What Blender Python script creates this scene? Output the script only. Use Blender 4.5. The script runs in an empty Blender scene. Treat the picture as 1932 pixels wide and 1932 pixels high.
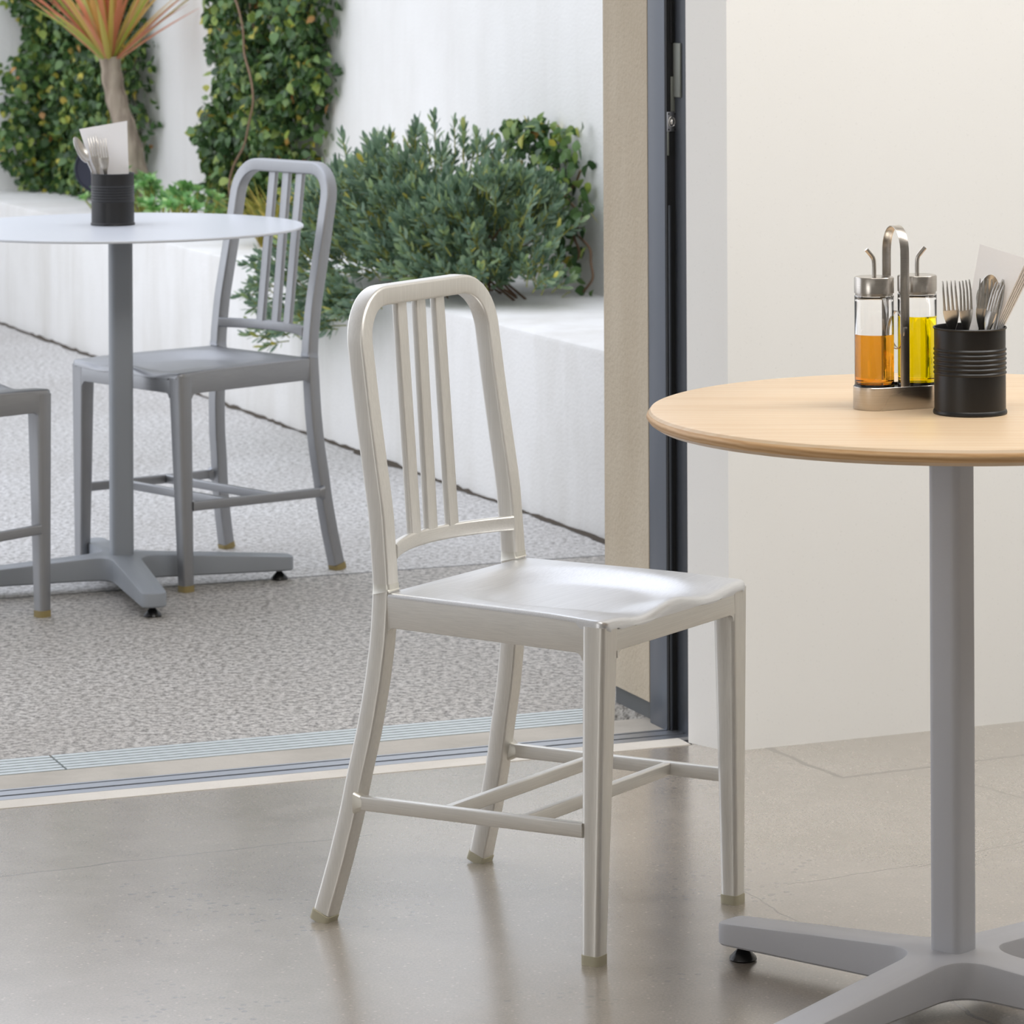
import bpy, bmesh, math, random
from mathutils import Vector, Matrix
PI = math.pi
sc = bpy.context.scene
COL = sc.collection

# ------------------------------------------------------------------ camera, sky, light, exposure
cam_data = bpy.data.cameras.new('camera'); cam = bpy.data.objects.new('camera', cam_data); COL.objects.link(cam)
cam.location = (0, 0, 1.3609); cam.rotation_euler = (PI / 2, 0.0041, 0)
cam_data.sensor_fit = 'HORIZONTAL'; cam_data.sensor_width = 36; cam_data.lens = 36 * 7010.07 / 1932
cam_data.shift_x = (966 - 1098.8) / 1932; cam_data.shift_y = (-120.43 - 966) / 1932
cam_data.clip_start = .1; cam_data.clip_end = 200
cam_data.dof.use_dof = True; cam_data.dof.focus_distance = 4.95; cam_data.dof.aperture_fstop = 19
sc.camera = cam
vs = sc.view_settings
vs.view_transform = 'Standard'; vs.look = 'None'; vs.gamma = 1; vs.use_curve_mapping = False; vs.exposure = 0.0
world = bpy.data.worlds.new('sky'); sc.world = world; world.use_nodes = True
wn = world.node_tree; bg = wn.nodes['Background']
tc = wn.nodes.new('ShaderNodeTexCoord'); sep = wn.nodes.new('ShaderNodeSeparateXYZ'); ramp = wn.nodes.new('ShaderNodeValToRGB')
wn.links.new(tc.outputs['Generated'], sep.inputs[0]); wn.links.new(sep.outputs['Z'], ramp.inputs[0])
ramp.color_ramp.elements[0].color = (.88, .91, .97, 1); ramp.color_ramp.elements[1].color = (.87, .92, 1.05, 1)
wn.links.new(ramp.outputs[0], bg.inputs[0]); bg.inputs[1].default_value = 2.02
RE = Vector((math.cos(math.radians(22)), math.sin(math.radians(22)), 0)); RN = Vector((-RE.y, RE.x, 0))
def W(t, s, z=0): return RE * t + RN * s + Vector((0, 0, z))
def area(name, loc, aim, sx, sy, power, colour):
    l = bpy.data.lights.new(name, 'AREA'); l.shape = 'RECTANGLE'; l.size = sx; l.size_y = sy; l.energy = power; l.color = colour
    o = bpy.data.objects.new(name, l); COL.objects.link(o); o.location = loc
    o.rotation_euler = (Vector(aim) - Vector(loc)).to_track_quat('-Z', 'Y').to_euler()
    return o
area('ceiling_lamp', W(3.1, 3.7, 2.85), W(3.3, 5.7, .6), 3.4, 1.2, 112, (1, .982, .96))
area('ceiling_lamp', W(-1.2, 0.5, 2.85), W(-.6, 2, 0), 3.0, 1.6, 8, (1, .99, .97))
area('side_fill', W(-3.9, 1.6, 1.6), W(1.2, 4.2, .7), 3.2, 1.7, 62, (1, .99, .985))  # added fill from the left to brighten the room; no window is built there

# ------------------------------------------------------------------ materials
def mat(name): 
    m = bpy.data.materials.new(name); m.use_nodes = True
    return m, m.node_tree.nodes, m.node_tree.links, m.node_tree.nodes['Principled BSDF']
def hexc(r, g, b):
    f = lambda c: (c / 255 / 12.92) if c / 255 <= .04045 else ((c / 255 + .055) / 1.055) ** 2.4
    return (f(r), f(g), f(b), 1)
def N(n, kind, **kw):
    x = n.new(kind)
    for k, v in kw.items(): setattr(x, k, v)
    return x
def coords(n, l, scale=(1, 1, 1), rot=(0, 0, 0), out='Object'):
    c = N(n, 'ShaderNodeTexCoord'); mp = N(n, 'ShaderNodeMapping')
    mp.inputs['Scale'].default_value = scale; mp.inputs['Rotation'].default_value = rot
    l.new(c.outputs[out], mp.inputs[0]); return mp.outputs[0]
def noise(n, l, vec, scale, detail=4, rough=.5, dist=0):
    x = N(n, 'ShaderNodeTexNoise'); x.inputs['Scale'].default_value = scale; x.inputs['Detail'].default_value = detail
    x.inputs['Roughness'].default_value = rough; x.inputs['Distortion'].default_value = dist
    if vec is not None: l.new(vec, x.inputs['Vector'])
    return x.outputs[0]
def rmp(n, l, fac, stops):
    r = N(n, 'ShaderNodeValToRGB'); cr = r.color_ramp
    while len(cr.elements) < len(stops): cr.elements.new(.5)
    for e, (p, c) in zip(cr.elements, stops): e.position = p; e.color = c if len(c) == 4 else (*c, 1)
    l.new(fac, r.inputs[0]); return r.outputs[0]
def mixc(n, l, fac, a, b, mode='MIX'):
    m = N(n, 'ShaderNodeMix', data_type='RGBA', blend_type=mode)
    if isinstance(fac, (int, float)): m.inputs[0].default_value = fac
    else: l.new(fac, m.inputs[0])
    for sk, v in ((m.inputs[6], a), (m.inputs[7], b)):
        if isinstance(v, (tuple, list)): sk.default_value = v
        else: l.new(v, sk)
    return m.outputs[2]
def bump(n, l, h, strength, dist, bsdf):
    b = N(n, 'ShaderNodeBump'); b.inputs['Strength'].default_value = strength; b.inputs['Distance'].default_value = dist
    l.new(h, b.inputs['Height']); l.new(b.outputs[0], bsdf.inputs['Normal'])
def math_(n, l, op, a, b=None):
    m = N(n, 'ShaderNodeMath', operation=op)
    for i, v in enumerate((a, b)):
        if v is None: continue
        if isinstance(v, (int, float)): m.inputs[i].default_value = v
        else: l.new(v, m.inputs[i])
    return m.outputs[0]
M = {}
def plain(key, rgb, rough=.5, metal=0, **kw):
    m, n, l, b = mat(key); b.inputs['Base Color'].default_value = hexc(*rgb); b.inputs['Roughness'].default_value = rough; b.inputs['Metallic'].default_value = metal
    for k, v in kw.items(): b.inputs[k.replace('_', ' ')].default_value = v
    M[key] = m; return m, n, l, b
def brushed(key, rgb, rough, scale, var=.05, bs=.05):
    m, n, l, b = plain(key, rgb, rough, 1)
    v = coords(n, l, scale); f = noise(n, l, v, 1, 3, .6)
    r = rmp(n, l, f, [(.3, tuple(c * (1 - var) for c in hexc(*rgb)[:3])), (.7, tuple(min(1, c * (1 + var)) for c in hexc(*rgb)[:3]))])
    l.new(r, b.inputs['Base Color'])
    big = noise(n, l, coords(n, l), 9, 2)
    rr = N(n, 'ShaderNodeMapRange'); l.new(big, rr.inputs[0]); rr.inputs[3].default_value = rough - .06; rr.inputs[4].default_value = rough + .06
    l.new(rr.outputs[0], b.inputs['Roughness'])
    bump(n, l, f, bs, .002, b)
brushed('aluminium_upright', (226, 224, 219), .47, (700, 700, 14))
brushed('aluminium_along', (226, 224, 219), .47, (700, 14, 700))
brushed('aluminium_across', (226, 224, 219), .47, (14, 700, 700))
for k_, sc_ in (('upright', (700, 700, 14)), ('along', (700, 14, 700)), ('across', (14, 700, 700)), ('seat', (10, 500, 500))): brushed('weathered_' + k_, (162, 163, 165), .46, sc_, .04, .03)  # darker grey aluminium for the two outdoor chairs
plain('weathered_weld', (160, 162, 166), .46, 1)  # darker grey weld for the two outdoor chairs
brushed('aluminium_seat', (226, 227, 229), .42, (10, 500, 500), .06, .05)
brushed('steel', (196, 190, 182), .27, (6, 6, 900), .08, .04)
plain('weld', (222, 220, 212), .42, 1)
plain('glide', (186, 180, 156), .55)
plain('glide_yellow', (150, 134, 88), .55)
def powder(key, rgb, rough=.5):
    m, n, l, b = plain(key, rgb, rough)
    bump(n, l, noise(n, l, coords(n, l), 700, 2), .12, .001, b)
powder('grey_paint', (194, 195, 200), .42)
powder('grey_paint_shaded', (146, 151, 157), .42)  # darker, bluer copy of the same grey coat: outdoor shade put into the colour
powder('top_paint', (214, 217, 222), .30)
plain('black_plastic', (14, 14, 15), .25)
m, n, l, b = plain('black_tin', (19, 18, 18), .40); bump(n, l, noise(n, l, coords(n, l), 500, 2), .05, .001, b)
plain('cutlery', (214, 211, 206), .27, 1)
plain('steel_dark', (120, 114, 108), .3, 1)
m, n, l, b = plain('glass', (255, 255, 255), .0); b.inputs['Transmission Weight'].default_value = 1; b.inputs['IOR'].default_value = 1.45
m, n, l, b = plain('vinegar', (240, 160, 40), .0); b.inputs['Transmission Weight'].default_value = 1; b.inputs['IOR'].default_value = 1.36
m, n, l, b = plain('oil', (246, 214, 0), .0); b.inputs['Transmission Weight'].default_value = 1; b.inputs['IOR'].default_value = 1.40
m, n, l, b = plain('napkin', (243, 240, 238), .85); b.inputs['Subsurface Weight'].default_value = 0
bump(n, l, noise(n, l, coords(n, l), 60, 3), .15, .003, b)
# pale ash table top: rings of a board seen along its length
m, n, l, b = plain('ash_wood', (226, 194, 154), .42)
v = coords(n, l, (1.2, 14, 14), (0, 0, math.radians(-12)))
f1 = noise(n, l, v, 2.2, 5, .6, .6); fib = noise(n, l, coords(n, l, (6, 420, 420), (0, 0, math.radians(-12))), 1, 3)
wv = N(n, 'ShaderNodeTexWave', wave_type='BANDS', bands_direction='DIAGONAL'); wv.inputs['Scale'].default_value = 2.4; wv.inputs['Distortion'].default_value = 5; wv.inputs['Detail'].default_value = 2
wv.inputs['Detail Scale'].default_value = 1.0; l.new(coords(n, l, (1.2, 10, 26), (0, 0, math.radians(-12))), wv.inputs['Vector'])
c1 = rmp(n, l, f1, [(.25, hexc(212, 183, 149)[:3]), (.5, hexc(221, 197, 166)[:3]), (.8, hexc(227, 206, 178)[:3])])
c2 = mixc(n, l, math_(n, l, 'MULTIPLY', wv.outputs['Fac'], .22), c1, hexc(212, 170, 122))
c3 = mixc(n, l, math_(n, l, 'MULTIPLY', fib, .14), c2, hexc(206, 168, 124))
l.new(c3, b.inputs['Base Color'])
m, n, l, b = plain('ash_edge', (205, 165, 115), .45)
wv = N(n, 'ShaderNodeTexWave', wave_type='RINGS', rings_direction='X'); wv.inputs['Scale'].default_value = 34; wv.inputs['Distortion'].default_value = 3; wv.inputs['Detail'].default_value = 2
wv.inputs['Detail Scale'].default_value = 1.5; l.new(coords(n, l, (.35, .5, 1.6), (0, 0, math.radians(-12))), wv.inputs['Vector'])
l.new(rmp(n, l, wv.outputs['Fac'], [(0, hexc(196, 152, 102)[:3]), (1, hexc(218, 180, 134)[:3])]), b.inputs['Base Color'])

def seg_mask(n, l, segs, width):
    """a thin dark line of cracked or sawn joints: distance to each segment on the floor plane"""
    co = N(n, 'ShaderNodeTexCoord'); wob = N(n, 'ShaderNodeTexNoise'); wob.inputs['Scale'].default_value = 14; wob.inputs['Detail'].default_value = 4
    l.new(co.outputs['Object'], wob.inputs['Vector'])
    off = N(n, 'ShaderNodeVectorMath', operation='MULTIPLY_ADD'); off.inputs[1].default_value = (.025, .025, 0)
    l.new(wob.outputs['Color'], off.inputs[0]); l.new(co.outputs['Object'], off.inputs[2])
    out = None
    for (ax, ay), (bx, by), wd in segs:
        d = Vector((bx - ax, by - ay, 0)); L = d.length; d /= L
        sub = N(n, 'ShaderNodeVectorMath', operation='SUBTRACT'); l.new(off.outputs[0], sub.inputs[0]); sub.inputs[1].default_value = (ax + .0125, ay + .0125, 0)
        dt = N(n, 'ShaderNodeVectorMath', operation='DOT_PRODUCT'); l.new(sub.outputs[0], dt.inputs[0]); dt.inputs[1].default_value = d
        dn = N(n, 'ShaderNodeVectorMath', operation='DOT_PRODUCT'); l.new(sub.outputs[0], dn.inputs[0]); dn.inputs[1].default_value = (-d.y, d.x, 0)
        a = math_(n, l, 'ABSOLUTE', dn.outputs['Value'])
        e = math_(n, l, 'MAXIMUM', math_(n, l, 'MULTIPLY', dt.outputs['Value'], -1), math_(n, l, 'SUBTRACT', dt.outputs['Value'], L))
        a = math_(n, l, 'MAXIMUM', a, e)
        mr = N(n, 'ShaderNodeMapRange'); l.new(a, mr.inputs[0]); mr.inputs[1].default_value = 0; mr.inputs[2].default_value = wd; mr.inputs[3].default_value = 1; mr.inputs[4].default_value = 0
        out = mr.outputs[0] if out is None else math_(n, l, 'MAXIMUM', out, mr.outputs[0])
    return out
# polished concrete floor
m, n, l, b = plain('polished_concrete', (150, 138, 124), .3, 0, Specular_IOR_Level=.9, Coat_Weight=1, Coat_Roughness=.22, Coat_IOR=1.6); v = coords(n, l)
big = noise(n, l, v, 2.2, 6, .62, .4); mid = noise(n, l, v, 14, 5, .6); fine = noise(n, l, v, 260, 3, .7)
c = rmp(n, l, big, [(.3, hexc(150, 141, 130)[:3]), (.52, hexc(167, 159, 149)[:3]), (.72, hexc(179, 171, 161)[:3])])
c = mixc(n, l, .2, c, rmp(n, l, mid, [(.3, hexc(138, 126, 112)[:3]), (.7, hexc(186, 174, 158)[:3])]))
c = mixc(n, l, .30, c, rmp(n, l, fine, [(.3, hexc(120, 110, 100)[:3]), (.7, hexc(196, 186, 170)[:3])]))
vo = N(n, 'ShaderNodeTexVoronoi'); vo.inputs['Scale'].default_value = 150; l.new(v, vo.inputs['Vector'])
sp = rmp(n, l, vo.outputs['Color'], [(.80, (0, 0, 0)), (.86, (1, 1, 1))])
near = rmp(n, l, vo.outputs['Distance'], [(.25, (1, 1, 1)), (.38, (0, 0, 0))])
c = mixc(n, l, math_(n, l, 'MULTIPLY', math_(n, l, 'MULTIPLY', sp, near), .45), c, hexc(214, 204, 188))
vo = N(n, 'ShaderNodeTexVoronoi'); vo.inputs['Scale'].default_value = 62; l.new(v, vo.inputs['Vector'])
sp = rmp(n, l, vo.outputs['Color'], [(.45, (0, 0, 0)), (.5, (1, 1, 1))])
near = rmp(n, l, vo.outputs['Distance'], [(.22, (1, 1, 1)), (.34, (0, 0, 0))])
patch = rmp(n, l, noise(n, l, v, 2.6, 2), [(.56, (0, 0, 0)), (.66, (1, 1, 1))])
c = mixc(n, l, math_(n, l, 'MULTIPLY', math_(n, l, 'MULTIPLY', sp, near), math_(n, l, 'MULTIPLY', patch, .55)), c, hexc(104, 104, 106))
FLOOR_MAT = (m, n, l, b, c)
l.new(rmp(n, l, mid, [(.3, (.19,) * 3), (.7, (.27,) * 3)]), b.inputs['Roughness'])
bump(n, l, fine, .05, .002, b); M['floor'] = m
# exposed aggregate paving outside
for key_, dk in (('aggregate', 1.0), ('aggregate_dark', .93)):  # second mix is slightly darker and browner, with more dark specks
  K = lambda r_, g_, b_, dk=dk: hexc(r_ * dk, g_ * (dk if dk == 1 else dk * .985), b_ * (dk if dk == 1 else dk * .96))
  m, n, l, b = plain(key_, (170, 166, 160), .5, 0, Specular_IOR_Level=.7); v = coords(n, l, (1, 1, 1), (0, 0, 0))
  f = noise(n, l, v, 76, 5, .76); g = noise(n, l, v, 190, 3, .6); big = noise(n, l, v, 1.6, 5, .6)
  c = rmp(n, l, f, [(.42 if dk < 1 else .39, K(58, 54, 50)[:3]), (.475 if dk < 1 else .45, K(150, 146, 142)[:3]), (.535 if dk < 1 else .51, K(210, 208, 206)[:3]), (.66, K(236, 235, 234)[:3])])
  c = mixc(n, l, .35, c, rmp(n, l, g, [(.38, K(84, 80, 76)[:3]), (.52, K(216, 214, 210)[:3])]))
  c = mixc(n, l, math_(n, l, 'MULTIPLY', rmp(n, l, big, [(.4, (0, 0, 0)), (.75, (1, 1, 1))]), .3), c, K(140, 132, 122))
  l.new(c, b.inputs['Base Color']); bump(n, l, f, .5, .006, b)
def stucco(key, a, bb, streak=.25, bs=.3):
    m, n, l, b = plain(key, a, .9); v = coords(n, l)
    f = noise(n, l, coords(n, l, (3, 3, .5)), 2, 5, .6); g = noise(n, l, v, 3, 5, .6)
    c = mixc(n, l, math_(n, l, 'MULTIPLY', rmp(n, l, f, [(.45, (0, 0, 0)), (.8, (1, 1, 1))]), streak), hexc(*a), hexc(*bb))
    c = mixc(n, l, math_(n, l, 'MULTIPLY', rmp(n, l, g, [(.45, (0, 0, 0)), (.8, (1, 1, 1))]), streak * .6), c, hexc(*bb))
    sp = noise(n, l, v, 260, 2)
    c = mixc(n, l, math_(n, l, 'MULTIPLY', rmp(n, l, sp, [(.66, (0, 0, 0)), (.72, (1, 1, 1))]), .4 * streak), c, hexc(*[int(x * .6) for x in bb]))
    l.new(c, b.inputs['Base Color'])
    bump(n, l, noise(n, l, v, 120, 4), bs, .004, b)
stucco('white_render', (236, 235, 232), (206, 202, 194), .3)
stucco('bench_render', (232, 231, 228), (196, 192, 182), .5)
stucco('beige_render', (198, 186, 166), (172, 156, 132), .7, .5)
stucco('white_paint', (238, 237, 234), (234, 232, 228), .2, .03)
stucco('sill_concrete', (186, 180, 170), (150, 144, 134), .5, .2)
stucco('pale_strip', (216, 210, 200), (190, 182, 170), .5, .1)
plain('frame_grey', (104, 110, 120), .34, .2)
plain('frame_dark', (66, 70, 76), .4, .2)
plain('gasket', (10, 10, 11), .6)
plain('zinc', (150, 150, 152), .35, 1)
plain('old_zinc', (124, 126, 118), .55, .6)
plain('grate_steel', (204, 210, 210), .45, .5)
plain('dark_gap', (40, 62, 62), .8)
plain('track_alu', (184, 187, 192), .4, 1)
plain('kerb_grey', (104, 106, 106), .8)
plain('dirt', (74, 66, 56), .95)
plain('navy', (34, 38, 56), .35)
def leafmat(key, stops, rough=.45, back=.25):
    m, n, l, b = plain(key, (80, 110, 50), rough)
    g = N(n, 'ShaderNodeNewGeometry'); c = rmp(n, l, g.outputs['Random Per Island'], [(p, hexc(*k)[:3]) for p, k in stops])
    l.new(c, b.inputs['Base Color'])
    tr = N(n, 'ShaderNodeBsdfTranslucent'); l.new(c, tr.inputs[0]); ms = N(n, 'ShaderNodeMixShader'); ms.inputs[0].default_value = back
    out = [x for x in n if x.type == 'OUTPUT_MATERIAL'][0]
    l.new(b.outputs[0], ms.inputs[1]); l.new(tr.outputs[0], ms.inputs[2]); l.new(ms.outputs[0], out.inputs[0])
    M[key] = m
leafmat('ivy_leaf', [(0, (52, 76, 46)), (.45, (78, 110, 64)), (.75, (110, 142, 84)), (.93, (158, 176, 84)), (.985, (206, 190, 80)), (1, (190, 130, 80))], .35)
leafmat('bush_leaf', [(0, (98, 124, 104)), (.5, (128, 154, 128)), (.8, (152, 176, 144)), (.96, (166, 188, 126)), (1, (212, 198, 90))], .35, .2)
leafmat('succulent_leaf', [(0, (96, 150, 84)), (.6, (138, 190, 110)), (1, (180, 212, 140))], .35, .2)
leafmat('grass_leaf', [(0, (112, 118, 44)), (.6, (170, 160, 70)), (1, (206, 178, 90))])
leafmat('cordyline_leaf', [(0, (196, 110, 84)), (.35, (222, 150, 110)), (.6, (206, 176, 90)), (.8, (170, 190, 80)), (1, (226, 176, 146))])
plain('bush_stem', (150, 152, 70), .7); plain('ivy_stem', (128, 104, 84), .9); plain('twig', (104, 80, 60), .9)
m, n, l, b = plain('bark', (150, 134, 118), .9); v = coords(n, l, (40, 40, 5)); f = noise(n, l, v, 1, 5)
l.new(rmp(n, l, f, [(.3, hexc(112, 98, 86)[:3]), (.7, hexc(178, 164, 146)[:3])]), b.inputs['Base Color']); bump(n, l, f, .6, .01, b)

# ------------------------------------------------------------------ mesh helpers
def obj(name, bm, material, parent=None, sharp=38):
    bmesh.ops.recalc_face_normals(bm, faces=bm.faces)
    me = bpy.data.meshes.new(name)
    a = math.radians(sharp)
    for f in bm.faces: f.smooth = True
    for e in bm.edges:
        if len(e.link_faces) == 2 and e.calc_face_angle(0) > a: e.smooth = False
    bm.to_mesh(me); bm.free(); me.materials.append(M[material] if isinstance(material, str) else material)
    o = bpy.data.objects.new(name, me); COL.objects.link(o)
    if parent: o.parent = parent
    return o
def pymesh(name, verts, faces, material, parent=None, smooth=True):
    me = bpy.data.meshes.new(name); me.from_pydata(verts, [], faces); me.update()
    if smooth: me.polygons.foreach_set('use_smooth', [True] * len(me.polygons))
    me.materials.append(M[material]); o = bpy.data.objects.new(name, me); COL.objects.link(o)
    if parent: o.parent = parent
    return o
def empty(name, label, cat, loc=(0, 0, 0), rz=0, group=None):
    o = bpy.data.objects.new(name, None); COL.objects.link(o); o.location = loc; o.rotation_euler = (0, 0, rz); o.empty_display_size = .1
    return tag(o, label, cat, group)
def tag(o, label, cat, group=None):
    o['label'] = label; o['category'] = cat
    if group: o['group'] = group
    return o
def structure(o, label=None):
    o['kind'] = 'structure'
    if label: o['label'] = label
    return o
def box(bm, lo, hi, T=None, bev=0):
    vs_ = [bm.verts.new((x, y, z)) for x in (lo[0], hi[0]) for y in (lo[1], hi[1]) for z in (lo[2], hi[2])]
    fs = [(0, 1, 3, 2), (4, 6, 7, 5), (0, 4, 5, 1), (2, 3, 7, 6), (0, 2, 6, 4), (1, 5, 7, 3)]
    faces = [bm.faces.new([vs_[i] for i in f]) for f in fs]
    if bev:
        es = list({e for f in faces for e in f.edges})
        r = bmesh.ops.bevel(bm, geom=es, offset=bev, segments=2, affect='EDGES', profile=.5)
        vs_ = list({v for f in r['faces'] for v in f.verts} | {v for v in vs_ if v.is_valid})
    if T:
        for v in vs_:
            if v.is_valid: v.co = T(v.co)
def WT(c): return W(c.x, c.y, c.z)                       # house frame: along the door, out of the door, up
BD = Vector((-.4035, .915, 0)); BM_ = Vector((.915, .4035, 0))
def BT(c): return BD * c.x + BM_ * c.y + Vector((0, 0, c.z))   # bench frame: along the bench, across it, up
def rrect(w, h, r, k=3):
    r = max(min(r, w / 2 - 1e-5, h / 2 - 1e-5), 1e-5); p = []
    for cx, cy, a0 in ((w / 2 - r, h / 2 - r, 0), (-w / 2 + r, h / 2 - r, 90), (-w / 2 + r, -h / 2 + r, 180), (w / 2 - r, -h / 2 + r, 270)):
        for i in range(k + 1):
            a = math.radians(a0 + 90 * i / k); p.append((cx + r * math.cos(a), cy + r * math.sin(a)))
    return p
def sweep(bm, path, side, sizes, r=.004, k=3, cap=True, closed=False, fixn=None):
    """rounded bar along a path; side = the direction of its width; sizes = (width, height) for each point"""
    path = [Vector(p) for p in path]; n = len(path); rings = []
    for i, p in enumerate(path):
        if closed: t = path[(i + 1) % n] - path[i - 1]
        else: t = path[min(i + 1, n - 1)] - path[max(i - 1, 0)]
        t.normalize(); s = Vector(side(i) if callable(side) else side)
        s = (s - t * s.dot(t)).normalized(); u = fixn if fixn else t.cross(s)
        u = Vector(u); w, h = sizes(i) if callable(sizes) else (sizes[i] if isinstance(sizes, list) else sizes)
        rings.append([bm.verts.new(p + s * a + u * b_) for a, b_ in rrect(w, h, r(i) if callable(r) else r, k)])
    m_ = len(rings[0])
    for i in range(n if closed else n - 1):
        A, B = rings[i], rings[(i + 1) % n]
        for j in range(m_): bm.faces.new((A[j], A[(j + 1) % m_], B[(j + 1) % m_], B[j]))
    if cap and not closed: bm.faces.new(rings[0][::-1]); bm.faces.new(rings[-1])
def lathe(bm, prof, seg=48, c=(0, 0, 0), close=True):
    rings = []
    for r, z in prof:
        if r < 1e-6: rings.append([bm.verts.new((c[0], c[1], c[2] + z))]); continue
        rings.append([bm.verts.new((c[0] + r * math.cos(2 * PI * i / seg), c[1] + r * math.sin(2 * PI * i / seg), c[2] + z)) for i in range(seg)])
    for A, B in zip(rings, rings[1:]):
        for i in range(seg):
            j = (i + 1) % seg
            if len(A) == 1 and len(B) == 1: continue
            if len(A) == 1: bm.faces.new((A[0], B[j], B[i]))
            elif len(B) == 1: bm.faces.new((A[i], A[j], B[0]))
            else: bm.faces.new((A[i], A[j], B[j], B[i]))
def lerp(a, b, t): return a + (b - a) * t
def interp(tab, z):
    for (z0, a), (z1, b) in zip(tab, tab[1:]):
        if z <= z1: return lerp(a, b, (z - z0) / (z1 - z0))
    return tab[-1][1]
def smooth_path(pts, n):
    """Catmull-Rom through the points"""
    pts = [Vector(p) for p in pts]; P = [pts[0] * 2 - pts[1]] + pts + [pts[-1] * 2 - pts[-2]]; out = []
    for i in range(n):
        t = i / (n - 1) * (len(pts) - 1); k = min(int(t), len(pts) - 2); t -= k
        a, b, c, d = P[k:k + 4]
        out.append(.5 * ((2 * b) + (c - a) * t + (2 * a - 5 * b + 4 * c - d) * t * t + (3 * b - a - 3 * c + d) * t ** 3))
    return out
def bmn(): return bmesh.new()

# ------------------------------------------------------------------ the house and the yard
def G2(pts, z=0): return [Vector((x, y, z)) for x, y in pts]
def slab(name, poly, z0, z1, material):
    bm = bmn(); lo = [bm.verts.new((p[0], p[1], z0)) for p in poly]; hi = [bm.verts.new((p[0], p[1], z1)) for p in poly]
    bm.faces.new(lo[::-1]); bm.faces.new(hi); k = len(poly)
    for i in range(k): bm.faces.new((lo[i], lo[(i + 1) % k], hi[(i + 1) % k], hi[i]))
    return obj(name, bm, material, sharp=10)
def hbox(name, t0, t1, s0, s1, z0, z1, material, parent=None, bev=0):
    bm = bmn(); box(bm, (t0, s0, z0), (t1, s1, z1), WT, bev); return obj(name, bm, material, parent, sharp=30)
def bbox(name, r0, r1, q0, q1, z0, z1, material, parent=None, bev=0):
    bm = bmn(); box(bm, (r0, q0, z0), (r1, q1, z1), BT, bev); return obj(name, bm, material, parent, sharp=30)
TL, TR, SB = -4.0, 6.0, -2.5          # inside of the room: left, right, rear
fm, fn, fl, fb, fc = FLOOR_MAT
def gp(x, y):                          # a point of the floor seen at (x, y): used for the floor's cracks
    u, v = x - 1098.8, y + 120.43; d = 7010.07 * 1.3609 / (v + .0041 * u)
    return ((u - .0041 * v) / 7010.07 * d, d)
segs = [(gp(1450, 1412), gp(1590, 1468), .007), (gp(1590, 1468), gp(1760, 1447), .007), (gp(1760, 1447), gp(1960, 1420), .006),
        (gp(1765, 1420 + 40), gp(1935, 1508), .003), (gp(1490, 1670), gp(1740, 1630), .002), (gp(1735, 1635), gp(1940, 1585), .002),
        (gp(1405, 1680), gp(1530, 1755), .002), (gp(1770, 1875), gp(1900, 1950), .004), (gp(-10, 1655), gp(240, 1625), .003), (gp(240, 1625), gp(700, 1575), .002)]
mask = seg_mask(fn, fl, segs, .01)
fl.new(mixc(fn, fl, math_(fn, fl, 'MULTIPLY', mask, .8), fc, hexc(70, 62, 54)), fb.inputs['Base Color'])
P4 = lambda t0, t1, s0, s1: [W(t0, s0), W(t1, s0), W(t1, s1), W(t0, s1)]
structure(slab('floor', P4(TL, TR, SB, 5.727), -.12, 0, 'floor'), 'polished grey concrete floor inside the room')
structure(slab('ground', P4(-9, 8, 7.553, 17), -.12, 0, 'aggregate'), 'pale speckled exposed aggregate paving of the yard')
structure(slab('ground', P4(-9, 8, 6.075, 7.553), -.12, 0, 'aggregate_dark'), 'darker brownish strip of speckled paving along the door')
structure(hbox('ceiling', TL - .2, TR + .2, SB - .2, 5.9, 2.95, 3.1, 'white_paint'))
structure(hbox('wall_back', TL - .2, TR + .2, SB - .2, SB, 0, 2.95, 'white_paint'))
structure(hbox('wall_left', TL - .2, TL, SB, 5.9, 0, 2.95, 'white_paint'))
structure(hbox('wall_right', TR, TR + .2, SB, 5.9, 0, 2.95, 'white_paint'))
# white wall beside the door, its face nearly along the door line, its end facing the opening
slabw = [W(2.508, 5.745), W(2.532, 5.760), W(2.532, 5.80), W(TR, 5.80), W(TR, 5.66 + .11), W(2.543, 5.655)]
structure(slab('wall_front', slabw, 0, 2.95, 'white_paint'), 'plain white inside wall right of the sliding door')
# outer leaf of the house wall
structure(hbox('wall_outside', 2.511, TR, 5.92, 6.12, .035, 3.1, 'beige_render'), 'beige rendered end of the outer wall beside the door frame')
structure(hbox('baseboard_outside', 2.523, TR, 5.915, 6.10, 0, .035, 'kerb_grey'))
structure(hbox('wall_outside_left', TL - 1, -2.4, 5.75, 6.1, 0, 3.1, 'beige_render'))
structure(hbox('wall_lintel', -2.4, 2.6, 5.75, 6.12, 2.9, 3.1, 'beige_render'))
structure(hbox('roof_overhang', TL - 1, TR, 6.12, 6.5, 2.95, 3.1, 'white_render'))
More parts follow.
